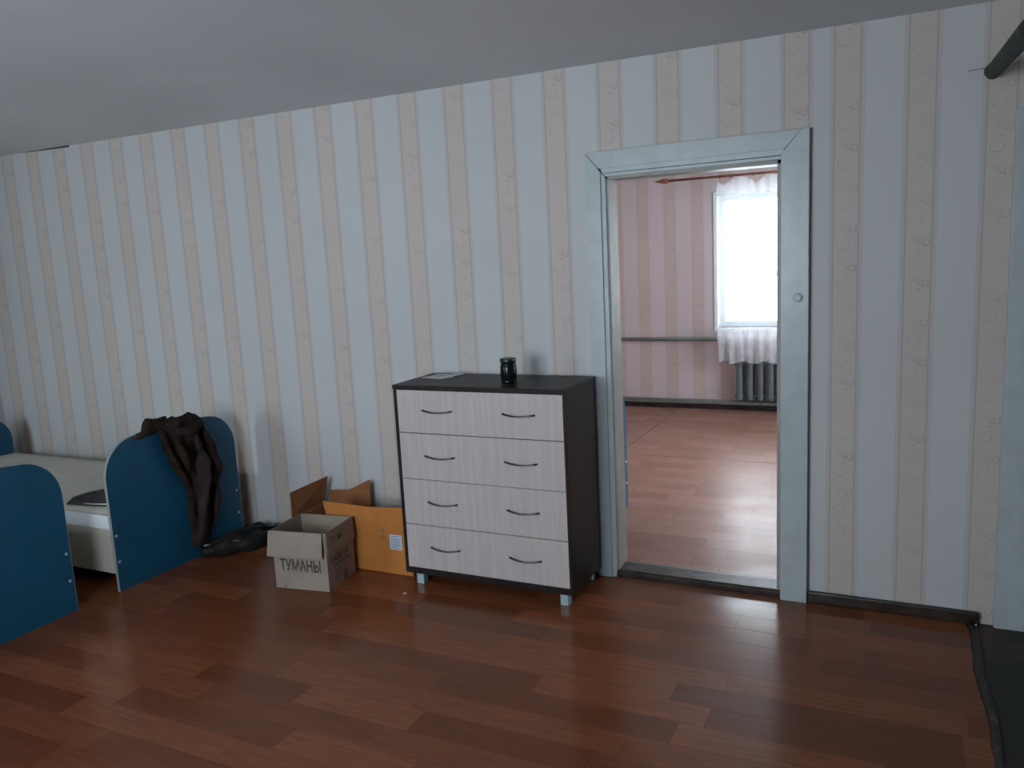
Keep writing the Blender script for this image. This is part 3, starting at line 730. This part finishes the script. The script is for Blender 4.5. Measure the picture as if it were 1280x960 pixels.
# ---------------------------------------------------------------- chest of drawers
ch = thing('chest_of_drawers', 'dark chest with four pale drawers standing left of the doorway', 'chest of drawers', (-2.297, -.441, 0))
cw, cd, cb, chh = .922, .387, .058, 1.036
obj('top_board', B((0, cw, -.004, cd, chh-.020, chh)), M['wenge'], ch, bevel=.0012)
obj('side_panel', B((0, .020, .002, cd, cb, chh-.0205)), M['wenge'], ch, bevel=.001)
obj('side_panel', B((cw-.012, cw, .002, cd, cb, chh-.0205)), M['wenge'], ch, bevel=.001)
obj('bottom_board', B((.0205, cw-.0125, .002, cd, cb, cb+.030)), M['wenge'], ch, bevel=.001)
obj('back_board', B((.0205, cw-.0125, cd-.006, cd-.001, cb+.031, chh-.021)), M['wenge'], ch)
zs = [.0905, .3225, .5605, .7965, 1.013]
for k in range(4):
    gap = .0022 if k != 2 else .0010
    dr = obj('drawer', B((.0215, cw-.0135, .0, .018, zs[k]+gap, zs[k+1]-.0018)), M['oak'], ch, bevel=.0008)
    obj('drawer_box', B((.04, cw-.03, .0185, cd-.02, zs[k]+.02, zs[k+1]-.04)), M['cream'], dr)
    zc = (.207, .443, .679, .909)[k]
    for hx in (.168, .607):
        bm = bmesh.new(); pts = []
        for i in range(13):
            t = i/12; pts.append((hx+.160*t, -.006-.018*math.sin(math.pi*t), zc+.004-.007*math.sin(math.pi*t)))
        tube(bm, pts, [.0026+.0014*abs(math.cos(math.pi*i/12)) for i in range(13)], 8, flat=(1, 1.2))
        for e in (0, .160): tube(bm, [(hx+e, .002, zc+.004), (hx+e, -.008, zc+.004)], .005, 8)
        obj('handle', bm, M['metal'], dr, smooth=True)
for x in (.055, cw-.070):
    for y in (.012, cd-.06):
        obj('leg', B((x, x+.042, y, y+.042, .0, cb)), M['silver'], ch, bevel=.003)

# jar and leaflets on the chest
jar = thing('jar', 'black glass jar with lid standing on the chest of drawers', 'jar', (-1.722, -.296, 1.036))
bm = bmesh.new(); lathe(bm, [(.030, 0), (.036, .003), (.038, .010), (.0355, .014), (.038, .018), (.040, .045), (.040, .078), (.0385, .084), (.0365, .0865), (.0385, .089), (.034, .097), (.032, .099)]); obj('glass_body', bm, M['jar_glass'], jar, smooth=True)
bm = bmesh.new(); lathe(bm, [(.034, .099), (.0385, .100), (.0395, .103), (.0395, .116), (.038, .119), (.030, .1195), (.029, .118)]); obj('lid', bm, M['jar_lid'], jar, smooth=True, bevel=.001)
lf = thing('leaflet', 'thin white folded leaflet lying on the left end of the chest top', 'leaflet', (-2.17, -.17, 1.0362))
bm = bmesh.new(); prism(bm, [(-.10, -.045, 0), (.035, -.070, 0), (.075, .0, 0), (-.06, .03, 0)], (0, 0, .0025)); obj('page', bm, M['paper_w'], lf)
bm = bmesh.new(); prism(bm, [(.0, -.045, .003), (.045, -.055, .003), (.105, .045, .010), (.060, .055, .010)], (0, 0, .003)); obj('page', bm, M['paper_w'], lf)
bm = bmesh.new(); prism(bm, [(-.02, -.035, .0028), (.02, -.050, .0028), (.04, -.02, .0028), (-.005, .0, .0028)], (0, 0, .0015)); obj('photo', bm, M['paper_d'], lf)
bm = bmesh.new(); prism(bm, [(-.10, .075, .0), (-.04, .095, .0), (.01, .070, .0), (-.04, .045, .0)], (0, 0, .0008)); obj('page', bm, M['paper_w'], lf)

# curtain pole at the right and its hole in the plaster; crumb of paper on the floor
pole = thing('pole', 'dark green painted pole jutting from the wall at the upper right corner', 'pole', (.268, 0, 2.225))
bm = bmesh.new(); tube(bm, [(-.004, -.03, .018), (.0, -.10, .012), (-.004, -.6, -.03), (-.008, -1.2, -.078), (-.008, -1.6, -.11)], .028, 14); obj('pole_shaft', bm, M['pole_green'], pole, smooth=True)
bm = bmesh.new(); tube(bm, [(-.008, -1.6, -.13), (-.008, -1.6, .273)], .022, 12); obj('hanger', bm, M['pole_green'], pole, smooth=True)
bm = bmesh.new(); tube(bm, [(.0, -.0005, .014), (.0, -.032, .016)], [.024, .018], 12); obj('socket', bm, M['edge'], pole)
bm = bmesh.new(); tube(bm, [(-.005, -.030, .030), (-.04, -.014, .034), (-.085, -.004, .032)], .0016, 6); obj('wire', bm, M['pipe_grey'], pole)
bm = bmesh.new(); prism(bm, [(0, 0, 0), (.016, .002, .003), (.02, .012, 0), (.006, .012, .004)], (0, 0, .002))
o = obj('paper_scrap', bm, M['paper_w']); o.location = (-2.235, -.575, .001); tag(o, 'tiny white paper scrap on the floor near the chest\'s left leg', 'scrap')
